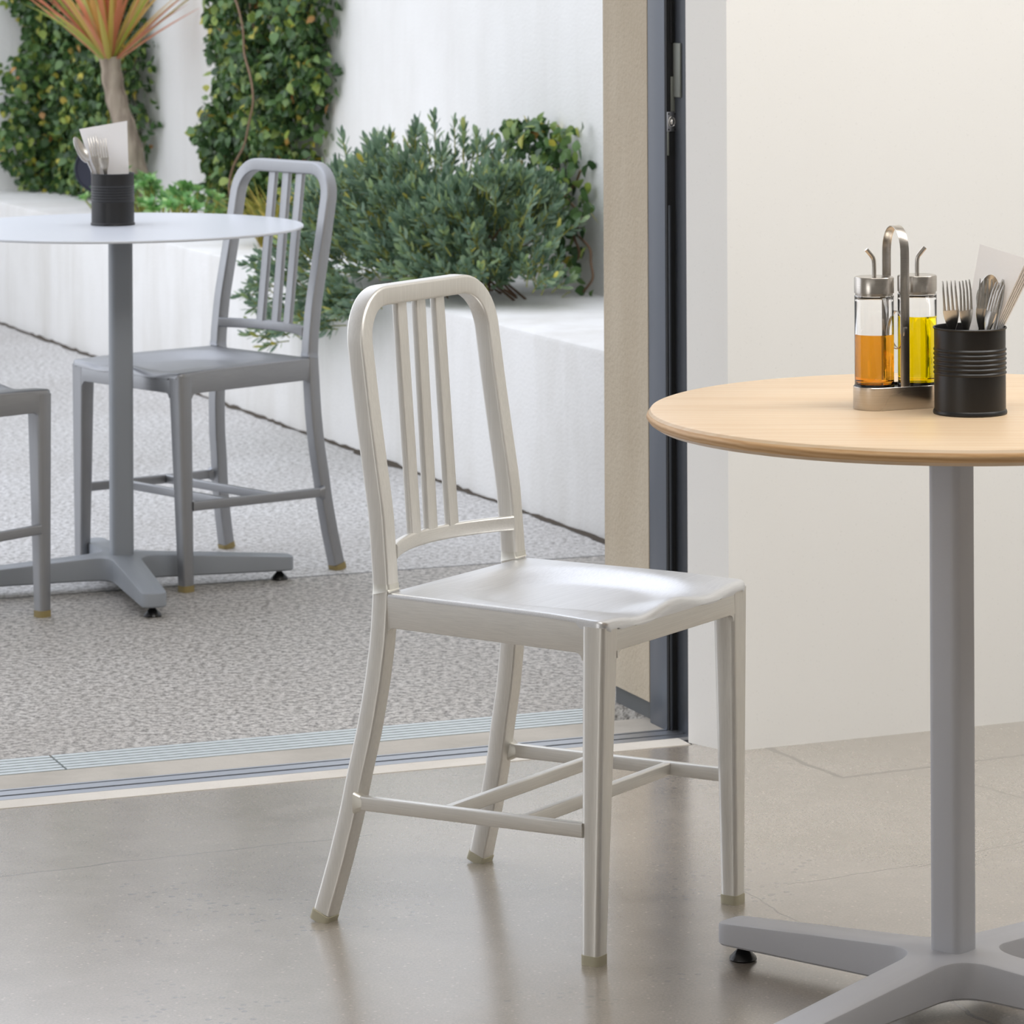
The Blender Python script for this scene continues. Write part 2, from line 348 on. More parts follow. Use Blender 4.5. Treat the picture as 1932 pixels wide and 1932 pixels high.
# door frame
door = bpy.data.objects.new('door_1', None); COL.objects.link(door); structure(door, 'dark metal jamb of the sliding glass door'); door.location = W(2.51, 5.86)
def dpart(name, *a, **k):
    o = hbox(name, *a, **k); o.data.transform(Matrix.Translation(-door.location)); o.parent = door; return o
dpart('outer_profile', 2.511, 2.58, 5.8440, 5.917, 0, 2.9, 'frame_grey', bev=.0012)
dpart('inner_profile', 2.527, 2.58, 5.783, 5.8375, 0, 2.9, 'frame_dark', bev=.0012)
dpart('channel', 2.5125, 2.58, 5.8375, 5.8440, 0, 2.9, 'gasket')
dpart('gasket', 2.5190, 2.5230, 5.833, 5.8376, 1.178, 2.9, 'gasket', bev=.001)
dpart('gasket', 2.5145, 2.5185, 5.8345, 5.8376, 0, .90, 'frame_dark', bev=.001)
lp = dpart('latch_plate', 2.5125, 2.5280, 5.8345, 5.8374, 1.026, 1.060, 'zinc', bev=.0008)
c0 = W(2.5208, 5.834, 1.043) - door.location
bm = bmn(); sweep(bm, [c0 + RE * (.0058 * math.cos(2 * PI * i / 24)) + Vector((0, 0, .0085 * math.sin(2 * PI * i / 24))) for i in range(24)], RN, (.002, .002), .0008, closed=True); obj('bolt_ring', bm, 'cutlery', lp)
bm = bmn(); bmesh.ops.create_uvsphere(bm, u_segments=18, v_segments=10, radius=.0042)
for v_ in bm.verts: v_.co = c0 + Vector((v_.co.x, v_.co.y, v_.co.z * 1.3))
obj('bolt', bm, 'cutlery', lp)
for dt in (-.0058, .0058):
    for dz in (-.0135, .0135):
        bm = bmn(); bmesh.ops.create_uvsphere(bm, u_segments=10, v_segments=6, radius=.0016)
        for v_ in bm.verts: v_.co = c0 + Vector(v_.co) + RE * dt + Vector((0, 0, dz))
        obj('screw', bm, 'gasket', lp)
dpart('keeper_strip', 2.5235, 2.5275, 5.806, 5.836, 1.085, 1.178, 'old_zinc', bev=.0015)
dpart('keeper_strip', 2.5195, 2.5295, 5.8352, 5.8376, 1.060, 1.120, 'old_zinc', bev=.001)
dpart('keeper_strip', 2.513, 2.5165, 5.8352, 5.8376, .985, 1.026, 'old_zinc', bev=.001)
# threshold: pale strip, track, concrete sill, drain
structure(slab('trim_1', P4(TL, 2.505, 5.7275, 5.781), -.1, .001, 'pale_strip'), 'pale sealed strip along the inner side of the door track')
structure(slab('trim_2', P4(TL, 2.62, 5.857, 5.956), -.1, 0, 'sill_concrete'), 'pale concrete sill between the door track and the drain')
trk = empty('door_track', 'flush aluminium sliding door track across the threshold', 'door track', W(0, 5.82, 0), math.radians(22))
for nm, y0, y1, z1, mt in (('track_bed', -.0385, .0365, -.004, 'frame_dark'), ('rail', -.010, .018, .002, 'track_alu'), ('rail_edge', -.0375, -.014, .001, 'track_alu'), ('rail_edge', .028, .0355, .001, 'track_alu')):
    bm = bmn(); box(bm, (TL, y0, -.05), (2.53, y1, z1)); obj(nm, bm, mt, trk, 30)
grt = empty('drain_grate', 'long slotted steel drain grate set along the paving edge', 'drain grate', W(0, 6.0155, 0), math.radians(22))
bm = bmn(); box(bm, (-2.35, -.0585, -.1), (2.46, .0585, -.006)); obj('channel', bm, 'dark_gap', grt, 30)
for i, x0 in enumerate((-2.35, -1.39, -.43, .53, 1.49)):
    bm = bmn()
    for j in range(6):
        y0 = -.0585 + .01955 * j
        box(bm, (x0 + .002, y0 + .001, -.02), (x0 + .958, y0 + .0140, .001))
    for j in range(32):
        box(bm, (x0 + .004 + .03 * j, -.0575, -.02), (x0 + .012 + .03 * j, .0575, -.0015))
    obj('grate_panel', bm, 'grate_steel', grt, 30)
# paving joint and dirt line
structure(hbox('trim_3', -5, 4, 7.550, 7.556, -.01, .0005, 'kerb_grey'))
# bench and yard walls
structure(bbox('planter_bench', 6.3, 13.47, 3.414, 3.93, -.1, .43, 'bench_render', bev=.012), 'long white rendered bench planter against the yard wall')
structure(bbox('wall_yard', 6.0, 13.7, 3.927, 4.13, -.1, 3.2, 'white_render'), 'tall white rendered wall behind the bench')
structure(bbox('wall_yard_end', 13.47, 13.67, -3, 3.93, -.1, 3.2, 'white_render'), 'white rendered wall closing the far end of the yard')
rng = random.Random(3)
bm = bmn(); prev = None; r_ = 6.3
while r_ < 13.4:
    w_ = rng.uniform(.004, .022); h_ = rng.uniform(.002, .010)
    ring = [bm.verts.new(BT(Vector((r_, 3.416, h_)))), bm.verts.new(BT(Vector((r_, 3.414 - w_, .0012))))]
    if prev: bm.faces.new((prev[0], prev[1], ring[1], ring[0]))
    prev = ring; r_ += rng.uniform(.02, .06)
d_ = obj('dirt_line', bm, 'dirt'); d_['kind'] = 'stuff'; tag(d_, 'dark line of dirt and debris along the foot of the bench', 'dirt')

# ------------------------------------------------------------------ chairs
REAR = [(0, -.2351), (.081, -.2118), (.151, -.1943), (.2, -.1852), (.268, -.1702), (.333, -.1600), (.394, -.1535), (.469, -.152), (.567, -.1602), (.6475, -.1735), (.716, -.1843), (.835, -.2010), (.8717, -.2076)]
def make_chair(label, group, loc, rz, dfoot=0, dtop=0, glide='glide', fin='aluminium_'):
    weld = 'weld' if fin == 'aluminium_' else 'weathered_weld'
    def obj(name, bm, m_, *a): return globals()['obj'](name, bm, m_.replace('aluminium_', fin) if m_ != 'weld' else weld, *a)
    root = empty('dining_chair', label, 'chair', loc, rz, group)
    yf = lambda z: interp(REAR, z) + (dfoot * max(0, (.40 - z) / .40) + dtop * max(0, (z - .5) / .37))
    D = .0275; LW = .0275
    hw = lambda z: lerp(.2068, .1735, z / .457) if z < .457 else lerp(.1735, .1706, (z - .457) / .415)
    # rear legs
    for s in (1, -1):
        bm = bmn(); zs = [.012 + (.462 - .012) * i / 18 for i in range(19)]
        sweep(bm, [(s * (hw(z) - LW / 2), yf(z) - D / 2, z) for z in zs], (1, 0, 0), (LW, D), .0036)
        lg = obj('leg', bm, 'aluminium_upright', root)
        bm = bmn(); z0 = .0; sweep(bm, [(s * (hw(0) - LW / 2), yf(0) - D / 2 - .0015, 0), (s * (hw(0) - LW / 2), yf(.012) - D / 2, .013)], (1, 0, 0), (LW + .002, D + .003), .005)
        obj('foot_glide', bm, glide, lg)
        # front legs: outer faces straight, inner faces taper to the foot
        bm = bmn(); zs = [.012, .1, .2, .3, .4, .425, .4462]
        def cen(z):
            q = z / .445; w = lerp(.0265, .040, q); d = lerp(.0265, .035, q)
            return w, d, s * (lerp(.1964, .1912, q) - w / 2), lerp(.2001, .2085, q) - d / 2
        sweep(bm, [(cen(z)[2], cen(z)[3], z) for z in zs], (1, 0, 0), [cen(z)[:2] for z in zs], .0065)
        lg = obj('leg', bm, 'aluminium_upright', root)
        bm = bmn(); sweep(bm, [(cen(0)[2], cen(0)[3], 0), (cen(0)[2], cen(0)[3], .013)], (1, 0, 0), (.0285, .0285), .007)
        obj('foot_glide', bm, glide, lg)
    # back frame: two uprights and the top rail in one bent tube
    zt = .8725; R_ = .062; side = [yf(z) for z in (0,)]
    pth, sides = [], []
    half = lambda z: hw(z) - LW / 2
    def add(x, z, sv): pth.append((x, yf(z) - D / 2, z)); sides.append(sv)
    zl = [.462 + (zt - D / 2 - R_ - .462) * i / 14 for i in range(15)]
    for z in zl: add(half(z), z, (1, 0, 0))
    xt = half(zt); zc = zt - D / 2 - R_; xc = xt - R_
    for i in range(1, 12):
        a = PI / 2 * i / 12; add(xc + R_ * math.cos(a), zc + R_ * math.sin(a), (math.cos(a), 0, math.sin(a)))
    for i in range(9): add(lerp(xc, -xc, i / 8), zc + R_, (0, 0, 1))
    for i in range(11, 0, -1):
        a = PI / 2 * i / 12; add(-xc - R_ * math.cos(a), zc + R_ * math.sin(a), (-math.cos(a), 0, math.sin(a)))
    for z in zl[::-1]: add(-half(z), z, (-1, 0, 0))
    bm = bmn(); sweep(bm, pth, lambda i: sides[i], (LW, D), .0040, 4); obj('back_frame', bm, 'aluminium_upright', root)
    for s in (1, -1):
        bm = bmn(); sweep(bm, [(s * half(z), yf(z) - D / 2 + dy, z) for z, dy in ((.4575, .0015), (.461, .0006), (.469, .0001))], (1, 0, 0), [(LW + .0036, D + .0032), (LW + .0010, D + .0012), (LW + .0003, D + .0003)], .004)
        obj('weld', bm, 'weld', root)
    # curved lower rail
    bow = .040; zb = .511
    by = lambda x: yf(zb) - .005 - bow * (1 - (x / .147) ** 2)
    bm = bmn(); xs = [lerp(-.1485, .1485, i / 24) for i in range(25)]
    sweep(bm, [(x, by(x), zb) for x in xs], (0, 0, 1), (.021, .011), .003); obj('back_rail', bm, 'aluminium_across', root)
    for i in (-1, 0, 1):
        x0 = i * .047; bm = bmn(); a = Vector((x0, by(x0), zb + .008)); b = Vector((x0, yf(.845) - .018, .846))
        sweep(bm, [a.lerp(b, k / 8) for k in range(9)], (1, 0, 0), (.0235, .0105), .0022); obj('back_slat', bm, 'aluminium_upright', root)
    # side and cross stretchers
    for s in (1, -1):
        bm = bmn(); xo = .1925
        sweep(bm, [(s * xo, yf(.171) - .004, .170), (s * (xo - .0025), .176, .177)], (1, 0, 0), (.0125, .0195), .0025); obj('side_stretcher', bm, 'aluminium_along', root)
        bm = bmn(); sweep(bm, [(s * xo, yf(.171) - .002, .170), (s * xo, yf(.171) + .004, .170), (s * xo, yf(.171) + .010, .170)], (1, 0, 0), [(.022, .030), (.017, .024), (.0125, .0195)], .006); obj('weld', bm, 'weld', root)
    for y in (-.045, .078):
        bm = bmn(); zz = lerp(.170, .177, (y + .18) / .355)
        sweep(bm, [(-.188, y, zz), (.188, y, zz)], (0, 1, 0), (.0125, .018), .002); obj('cross_stretcher', bm, 'aluminium_across', root)
    # apron, with small fillets where it meets the legs
    y0, y1 = -.166, .2045
    wx = lambda y: lerp(.1735, .1912, (y + .15) / .359)
    def fillet(bm, c, ax, th, r=.0095):
        # concave corner at c between the direction ax (away from the leg) and straight down
        ax = Vector(ax); t = Vector((0, 0, 1)).cross(ax).normalized() * (th / 2); up = Vector((0, 0, -1))
        pts = [Vector(c) - ax * .002 - up * .002, Vector(c) + ax * r - up * .002] + [Vector(c) + ax * (r - r * math.sin(i / 6 * PI / 2)) + up * (r - r * math.cos(i / 6 * PI / 2)) for i in range(7)] + [Vector(c) - ax * .002 + up * r]
        A = [bm.verts.new(p - t) for p in pts]; B = [bm.verts.new(p + t) for p in pts]; k = len(pts)
        bm.faces.new(A); bm.faces.new(B[::-1])
        for i in range(k): bm.faces.new((A[i], B[i], B[(i + 1) % k], A[(i + 1) % k]))
    for s in (1, -1):
        bm = bmn()
        sweep(bm, [(s * (wx(y) - .005), y, (.4105 + zt2) / 2) for y, zt2 in ((y0, .4545), (.12, .4545), (.16, .4540), (.186, .452))], (1, 0, 0), [(.010, zt2 - .4105) for zt2 in (.4545, .4545, .4540, .452)], .0014)
        fillet(bm, (s * (wx(-.15) - .005), yf(.41), .4107), (0, 1, 0), .0098); fillet(bm, (s * (wx(.18) - .005), .1735, .4107), (0, -1, 0), .0098)
        obj('side_apron', bm, 'aluminium_along', root)
    bm = bmn(); sweep(bm, [(-.17, y1 - .001, .4265), (.17, y1 - .001, .4265)], (0, 1, 0), (.008, .030), .0014)
    for s in (1, -1): fillet(bm, (s * .1530, y1 - .001, .4117), (-s, 0, 0), .0078)
    obj('front_apron', bm, 'aluminium_across', root)
    bm = bmn(); sweep(bm, [(-.16, -.156, .432), (.16, -.156, .432)], (0, 1, 0), (.010, .042), .002); obj('rear_apron', bm, 'aluminium_across', root)
    # corner brackets under the seat
    # seat: dished pan with a raised middle at the front lip
    yb, yfr = -.1525, .2105
    us = sorted(set([-1, -.995, -.985, -.97, -.95] + [lerp(-.93, .93, i / 44) for i in range(45)] + [.95, .97, .985, .995, 1]))
    vs2 = [0, .006, .015, .03] + [lerp(.05, .93, i / 44) for i in range(45)] + [.945, .96, .972, .982, .99, .996, 1]
    bm = bmn(); grid = []
    sst = lambda a, b_, x: (lambda t: t * t * (3 - 2 * t))(max(0, min(1, (x - a) / (b_ - a))))
    for v in vs2:
        row = []; y = lerp(yb, yfr, v); rc = .016
        w = wx(y) + .0003
        if yfr - y < rc: w -= rc - math.sqrt(max(0, rc * rc - (rc - (yfr - y)) ** 2))
        for u in us:
            x = u * w; z = .4585
            rho = (abs(x / .158) ** 2.6 + abs((y - .035) / .172) ** 2.6) ** (1 / 2.6)
            back = sst(.2, -.1, y) if False else 1
            z -= .0155 * (1 - sst(.56, 1.0, rho))
            g = math.exp(-((y - .215) / .075) ** 2) if y < .215 else 1
            z += g * (.0035 * math.exp(-(x / .032) ** 2) - .0085 * math.exp(-((abs(x) - .088) / .045) ** 2) - .003)
            df = yfr - y; rf = .012
            if df < rf: z -= (rf - math.sqrt(max(0, rf * rf - (rf - df) ** 2))) * .8
            de = w - abs(x); re = .005
            if de < re: z -= (re - math.sqrt(max(0, re * re - (re - de) ** 2))) * .8
            row.append(bm.verts.new((x, y, z)))
        grid.append(row)
    for A, B in zip(grid, grid[1:]):
        for i in range(len(us) - 1): bm.faces.new((A[i], A[i + 1], B[i + 1], B[i]))
    edge = [grid[0][i] for i in range(len(us))] + [r[-1] for r in grid[1:]] + grid[-1][-2::-1] + [r[0] for r in grid[-2:0:-1]]
    low = [bm.verts.new((v.co.x, v.co.y, .4400 if (v.co.y > yfr - .002 and abs(v.co.x) < .152) else (min(v.co.z - .002, .4432) if v.co.y > .170 else v.co.z - .0022))) for v in edge]
    for i in range(len(edge)): bm.faces.new((edge[i], edge[(i + 1) % len(edge)], low[(i + 1) % len(edge)], low[i]))
    obj('seat', bm, 'aluminium_seat', root, 50)
    return root
cg = 'brushed aluminium slat back chairs'
make_chair('brushed aluminium slat-back chair indoors, beside the wooden-topped table', cg, (-.0497, 5.175, 0), -2.1356)
make_chair('grey aluminium slat-back chair outdoors, behind the white round table', cg, (-.8205, 7.9962, 0), 2.3282, .036, -.015, 'glide_yellow', 'weathered_')
th3 = math.radians(-42)
P3 = Vector((-1.0894, 7.4575, 0)); loc3 = P3 - Matrix.Rotation(th3, 3, 'Z') @ Vector((.183, .187, 0))
make_chair('aluminium chair cut off by the left edge, in front of the white table', cg, loc3, th3, 0, 0, 'glide_yellow', 'weathered_')

# ------------------------------------------------------------------ tables
def make_table(label, loc, ang, R, ztop, top, group):
    paint = 'grey_paint' if top == 'wood' else 'grey_paint_shaded'
    root = empty('cafe_table', label, 'table', loc, 0, group)
    if top == 'wood':
        bm = bmn(); T_ = .024
        lathe(bm, [(0, ztop - T_), (R - .035, ztop - T_), (R - .012, ztop - T_ + .003), (R - .004, ztop - T_ + .008)], 160)
        lathe(bm, [(R - .003, ztop - .0045), (R - .0055, ztop - .0012), (R - .009, ztop), (R * .5, ztop), (0, ztop)], 160); 
        tp = obj('tabletop', bm, 'ash_wood', root, 30)
        bm = bmn(); lathe(bm, [(R - .004, ztop - T_ + .008), (R - .0012, ztop - T_ + .012), (R, ztop - .010), (R - .001, ztop - .0072), (R - .003, ztop - .0045)], 160); obj('rim', bm, 'ash_edge', tp, 60)
        zu = ztop - T_
    else:
        bm = bmn(); lathe(bm, [(0, ztop - .006), (R - .003, ztop - .006), (R, ztop - .0045), (R, ztop - .0015), (R - .0015, ztop), (0, ztop)], 160); obj('tabletop', bm, 'top_paint', root, 30)
        zu = ztop - .006
    bm = bmn(); ca, sa = math.cos(ang), math.sin(ang)
    box(bm, (-.13, -.13, zu - .012), (.13, .13, zu), lambda c: Vector((c.x * ca - c.y * sa, c.x * sa + c.y * ca, c.z)), .003); obj('mounting_plate', bm, paint, root)
    bm = bmn(); sweep(bm, [(0, 0, .066), (0, 0, zu - .012)], (ca, sa, 0), (.0465, .0465), .011, 6); obj('post', bm, paint, root)
    # cross base: one casting of four tapered arms with filleted inner corners
    bm = bmn(); out = []; Lm = .365; wt, wr = .026, .031; fil = .040
    for q in range(4):
        a = ang + q * PI / 2; e = Vector((math.cos(a), math.sin(a), 0)); f = Vector((-e.y, e.x, 0))
        def lx(x): return lerp(wr, wt, x / Lm)
        prof = []
        # right side going out, rounded tip, left side coming in, then fillet to the next arm
        prof.append((wr + fil, -lx(wr + fil)))
        for x in (.15, .22, .28, Lm - .02): prof.append((x, -lx(x)))
        for k in range(1, 8):
            t = -PI / 2 + PI * k / 8; cc, ss = math.cos(t), math.sin(t)
            prof.append((Lm - .02 + .02 * abs(cc) ** .6, lx(Lm) * (1 if ss > 0 else -1) * abs(ss) ** .6))
        for x in (Lm - .02, .28, .22, .15): prof.append((x, lx(x)))
        prof.append((wr + fil, lx(wr + fil)))
        c0_ = wr + fil
        for k in range(1, 8):
            t = k / 8 * PI / 2; prof.append((c0_ - (fil) * math.sin(t), c0_ - fil * math.cos(t) ))
        out += [e * x + f * y for x, y in prof]
    zt_ = lambda p: lerp(.0735, .0505, min(1, max(0, (Vector((p.x, p.y, 0)).length - .04) / (Lm - .04))))
    zb_ = lambda p: lerp(.024, .021, min(1, Vector((p.x, p.y, 0)).length / Lm))
    def ring(ins, fz): 
        rr = []; k = len(out)
        for i, p in enumerate(out):
            t = out[(i + 1) % k] - out[i - 1]; nn = Vector((t.y, -t.x, 0)).normalized()
            q_ = p - nn * ins; rr.append(bm.verts.new((q_.x, q_.y, fz(p))))
        return rr
    rs = [ring(.003, lambda p: zb_(p)), ring(0, lambda p: zb_(p) + .003), ring(0, lambda p: zt_(p) - .0035), ring(.0010, lambda p: zt_(p) - .001), ring(.0035, lambda p: zt_(p))]
    k = len(out)
    for A, B in zip(rs, rs[1:]):
        for i in range(k): bm.faces.new((A[i], A[(i + 1) % k], B[(i + 1) % k], B[i]))
    for rr, z in ((rs[0], .024), (rs[-1], .0745)):
        c = bm.verts.new((0, 0, z))
        for i in range(k): bm.faces.new((rr[i], rr[(i + 1) % k], c))
    bs = obj('base', bm, paint, root, 32)
    for q in range(4):
        a = ang + q * PI / 2; x, y = .337 * math.cos(a), .337 * math.sin(a)
        bm = bmn(); lathe(bm, [(0, 0), (.0175, 0), (.0185, .002), (.0175, .005), (.008, .0145), (.006, .017), (.006, .028), (0, .028)], 28, (x, y, 0)); obj('foot_glide', bm, 'black_plastic', bs)
    return root
TW = Vector((.466, 4.72, 0)); ZW = .760; TF = Vector((-.9695, 7.776, 0)); ZF = .758
make_table('round pale wooden-topped cafe table on a grey pedestal, indoors', TW, math.radians(140), .3875, ZW, 'wood', None)
make_table('round white metal-topped cafe table on a grey pedestal, outdoors', TF, math.radians(17.5), .3827, ZF, 'metal', None)

# ------------------------------------------------------------------ things on the tables
def make_can(label, loc, rz=0):
    root = empty('cutlery_can', label, 'utensil holder', loc, rz, 'black ribbed cutlery cans'); R = .0448; Hh = .109
    prof = [(0, .002), (R + .0012, 0), (R + .0018, .002), (R + .0012, .0045), (R, .006), (R, .048)]
    for i in range(6):
        z = .0495 + i * .0058
        prof += [(R - .0002, z), (R + .0011, z + .0018), (R + .0011, z + .0028), (R - .0002, z + .0046)]
    prof += [(R, .086), (R, Hh - .003), (R + .0012, Hh - .0024), (R + .0016, Hh - .001), (R + .0008, Hh), (R - .0004, Hh - .0006), (R - .0006, Hh - .003), (R - .001, .006), (0, .005)]
    bm = bmn(); lathe(bm, prof, 72); obj('body', bm, 'black_tin', root, 30)
    return root
CW = Vector((.4845, 4.666, ZW)); CF = Vector((-.990, 7.815, ZF))
make_can('black ribbed tin can holding cutlery, on the wooden table', CW)
make_can('black ribbed tin can holding cutlery, on the white outdoor table', CF)
def place(root, base, tip, face):
    """stand a flat thing on `base`, its length towards `tip`, its front towards `face`"""
    y = (Vector(tip) - Vector(base)).normalized(); z = Vector(face); z = (z - y * z.dot(y)).normalized(); x = y.cross(z)
    m = Matrix((x, y, z)).transposed().to_4x4(); m.translation = Vector(base); root.matrix_world = m
def fork_mesh():
    bm = bmn(); L = .185; sh = lambda v: v - .034 if v > .06 else v * .4333
    bend = lambda v: (.0026 * math.sin(PI * max(0, (v - .105) / .08)) - .0035 * max(0, (v - .165) / .02) ** 1 if v > .105 else 0) * .9
    vh = [0, .01, .03, .06, .09, .108, .120, .128, .136, .142]
    wd = [.011, .014, .0125, .009, .0065, .0065, .010, .0175, .0225, .024]
    sweep(bm, [(0, sh(v), bend(v)) for v in vh], (1, 0, 0), [(w, .0024) for w in wd], .001, 2, fixn=(0, 0, 1))
    for i in range(4):
        x0 = -.0093 + i * .0062; vt = [.1405, .147, .155, .164, .171, .1745]
        sweep(bm, [(x0 * lerp(1, .95, (v - .14) / .045), sh(v), bend(v)) for v in vt], (1, 0, 0), [(w, .0018) for w in (.0050, .0040, .0036, .0031, .0026, .0014)], .0007, 2, fixn=(0, 0, 1))
    return bm
def spoon_mesh():
    bm = bmn(); vh = [0, .01, .03, .06, .09, .11, .124]; wd = [.011, .014, .0125, .009, .0065, .0065, .009]
    bd = lambda v: .006 * math.sin(PI * max(0, (v - .09) / .09)) if v > .09 else 0
    sweep(bm, [(0, v, bd(v)) for v in vh], (1, 0, 0), [(w, .0024) for w in wd], .001, 2, fixn=(0, 0, 1))
    na, nr = 28, 7; top, bot = [], []
    for zz, lst in ((0, top), (-.0012, bot)):
        for j in range(nr + 1):
            rr = j / nr; ring = []
            for i in range(na):
                a = 2 * PI * i / na; x = .0155 * rr * math.cos(a) * (1 - .12 * math.sin(a)); y = .149 + .027 * rr * math.sin(a)
                ring.append(bm.verts.new((x, y, zz + .004 - .007 * (1 - rr * rr))))
            lst.append(ring)
    for lst in (top, bot):
        for A, B in zip(lst, lst[1:]):
            for i in range(na): bm.faces.new((A[i], A[(i + 1) % na], B[(i + 1) % na], B[i]))
    for i in range(na): bm.faces.new((top[-1][i], top[-1][(i + 1) % na], bot[-1][(i + 1) % na], bot[-1][i]))
    return bm
def knife_mesh():
    bm = bmn(); vh = [0, .004, .03, .07, .09, .10, .13, .17, .19, .2]; wd = [.008, .013, .014, .013, .012, .015, .018, .019, .015, .005]
    sweep(bm, [(0, v, 0) for v in vh], (1, 0, 0), [(w, .0034 if v < .095 else .0016) for w, v in zip(wd, vh)], .0007, 2, fixn=(0, 0, 1)); return bm
meshes = {}
def cutlery(kind, label, can, dx, dy, tx, ty, face, group, size=1):
    if kind not in meshes:
        o = obj(kind, {'fork': fork_mesh, 'spoon': spoon_mesh, 'knife': knife_mesh}[kind](), 'cutlery'); meshes[kind] = o.data
    else:
        o = bpy.data.objects.new(kind, meshes[kind]); COL.objects.link(o)
    tag(o, label, 'knife' if kind == 'knife' else kind, group)
    L = {'fork': .1405, 'spoon': .176, 'knife': .2}[kind] * size
    hor = Vector((tx - dx, ty - dy, 0)); z = math.sqrt(L * L - hor.length_squared)
    base = can + Vector((dx, dy, .0085)); place(o, base, base + hor + Vector((0, 0, z)), face); o.scale = (size * .74 if kind == 'fork' else 1, size, 1)
g1 = 'forks in the can on the wooden table'
cutlery('fork', 'leftmost steel fork in the can on the wooden table', CW, -.015, .004, -.028, -.018, (-.1, -1, .3), g1, 1.15)
cutlery('fork', 'steel fork second from left in the wooden table can, tines overlapping the leftmost', CW, -.004, -.006, -.009, -.024, (.55, -1, .3), g1, 1.15)
cutlery('fork', 'upright steel fork in front of the spoon in the wooden table can', CW, .006, .006, .020, -.006, (.15, -1, 0), g1, 1.15)
cutlery('fork', 'steel fork seen edge-on, curving right across the wooden table can', CW, -.004, -.016, .036, -.020, (-.8, -.55, .2), g1, 1.15)
cutlery('spoon', 'steel spoon with its bowl up against the napkins, wooden table can', CW, .002, .004, .026, .003, (.3, -1, 0), None, .95)
cutlery('knife', 'steel knife beside the spoon in the wooden table can', CW, .010, -.004, .042, -.004, (-1, -.35, 0), None, .815)
g2 = 'forks in the can on the outdoor table'
cutlery('fork', 'steel fork in the middle of the outdoor can, before the napkin', CF, -.002, -.012, -.022, -.010, (.1, -1, .25), g2, 1.24)
cutlery('fork', 'steel fork at the left of the napkin in the outdoor can', CF, -.012, -.004, -.044, .002, (.5, -1, .2), g2, 1.28)
cutlery('spoon', 'steel spoon leaning far left out of the outdoor can', CF, .008, .004, -.082, -.004, (.9, -.5, .1), None, 1.12)
def napkin(label, base, tip, face, w, L, t, group, curl=0, tp0=.5):
    bm = bmn(); nx, ny = 8, 10; G_ = []
    for zz in (.5, -.5):
        G_.append([[bm.verts.new((w * lerp(tp0, 1.06, (j / ny) ** 1.2) * (i / nx - .5), L * j / ny, zz * t * lerp(.55, 1.05 if curl == 0 else 1, j / ny) + curl * ((i / nx - .5) * 2) ** 2 * (j / ny) + (.0006 * math.sin(2 * j + i) if curl else 0))) for i in range(nx + 1)] for j in range(ny + 1)])
    for g in G_:
        for j in range(ny):
            for i in range(nx): bm.faces.new((g[j][i], g[j][i + 1], g[j + 1][i + 1], g[j + 1][i]))
    a, b = G_
    per = [(0, i) for i in range(nx)] + [(j, nx) for j in range(ny)] + [(ny, i) for i in range(nx, 0, -1)] + [(j, 0) for j in range(ny, 0, -1)]
    for p, q in zip(per, per[1:] + per[:1]): bm.faces.new((a[p[0]][p[1]], a[q[0]][q[1]], b[q[0]][q[1]], b[p[0]][p[1]]))
    o = obj('paper_napkin', bm, 'napkin', None, 50); tag(o, label, 'napkin', group); place(o, base, tip, face); return o
fdir = Vector((-.62, -.78, .12)).normalized(); back = Vector((.62, .78, 0)).normalized()
order = ['front', 'second', 'middle', 'fourth', 'rearmost']
for i in range(5):
    b0 = CW + Vector((-.018, .001, .012)) + back * (.0026 * i)
    napkin(f'{order[i]} folded white paper napkin of the leaning stack, wooden table can', b0, b0 + Vector((.057, .012, .172)) + back * (.0028 * i), fdir, .068, .200 - .002 * i, .0028, 'folded napkins in the can on the wooden table', 0, .30)
b0 = CF + Vector((.012, .010, .010)); napkin('folded white paper napkin standing in the outdoor table can', b0, b0 + Vector((-.032, .004, .19)), (.1, -1, .05), .096, .202, .004, None, -.006, .55)
# cruet stand
CD = Vector((.90, .36, 0)).normalized(); CN = Vector((-CD.y, CD.x, 0)); CC = Vector((.3683 + .0305 * CD.x, 4.715 + .0305 * CD.y, ZW))
root = empty('cruet_stand', 'brushed steel cruet stand with arched carrying handle, on the wooden table', 'cruet stand', CC, math.atan2(CD.y, CD.x))
def stadium(r, hx, n=20):
    return [(hx + r * math.cos(-PI / 2 + PI * i / n), r * math.sin(-PI / 2 + PI * i / n)) for i in range(n + 1)] + [(-hx + r * math.cos(PI / 2 + PI * i / n), r * math.sin(PI / 2 + PI * i / n)) for i in range(n + 1)]
bm = bmn(); rr = [[bm.verts.new((x, y, z)) for x, y in stadium(r, .030)] for r, z in ((.0268, 0), (.0275, .001), (.0275, .0285), (.0271, .029), (.0266, .0285), (.0266, .003))]
k = len(rr[0])
for A, B in zip(rr, rr[1:]):
    for i in range(k): bm.faces.new((A[i], A[(i + 1) % k], B[(i + 1) % k], B[i]))
bm.faces.new(rr[0][::-1]); bm.faces.new(rr[-1]); obj('tray', bm, 'steel', root)
bm = bmn(); rr = [[bm.verts.new((x, y, z)) for x, y in stadium(r, .030)] for r, z in ((.0262, .0035), (.0262, .0253), (.0255, .0258))]
for A, B in zip(rr, rr[1:]):
    for i in range(k): bm.faces.new((A[i], A[(i + 1) % k], B[(i + 1) % k], B[i]))
bm.faces.new(rr[0][::-1]); bm.faces.new(rr[-1]); obj('tray_liner', bm, 'black_plastic', root)
bm = bmn(); pts = [(0, -.0258, .004)] + [(0, -.0258, z) for z in (.06, .11, .15, .194)]
for i in range(1, 16): a = PI + PI * i / 16; pts.append((0, .0258 * math.cos(a), .196 - .035 * math.sin(a)))
pts += [(0, .0258, z) for z in (.194, .15, .11, .06, .004)]
sweep(bm, pts, (1, 0, 0), (.0125, .0013), .0005, 2); obj('handle', bm, 'steel', root)
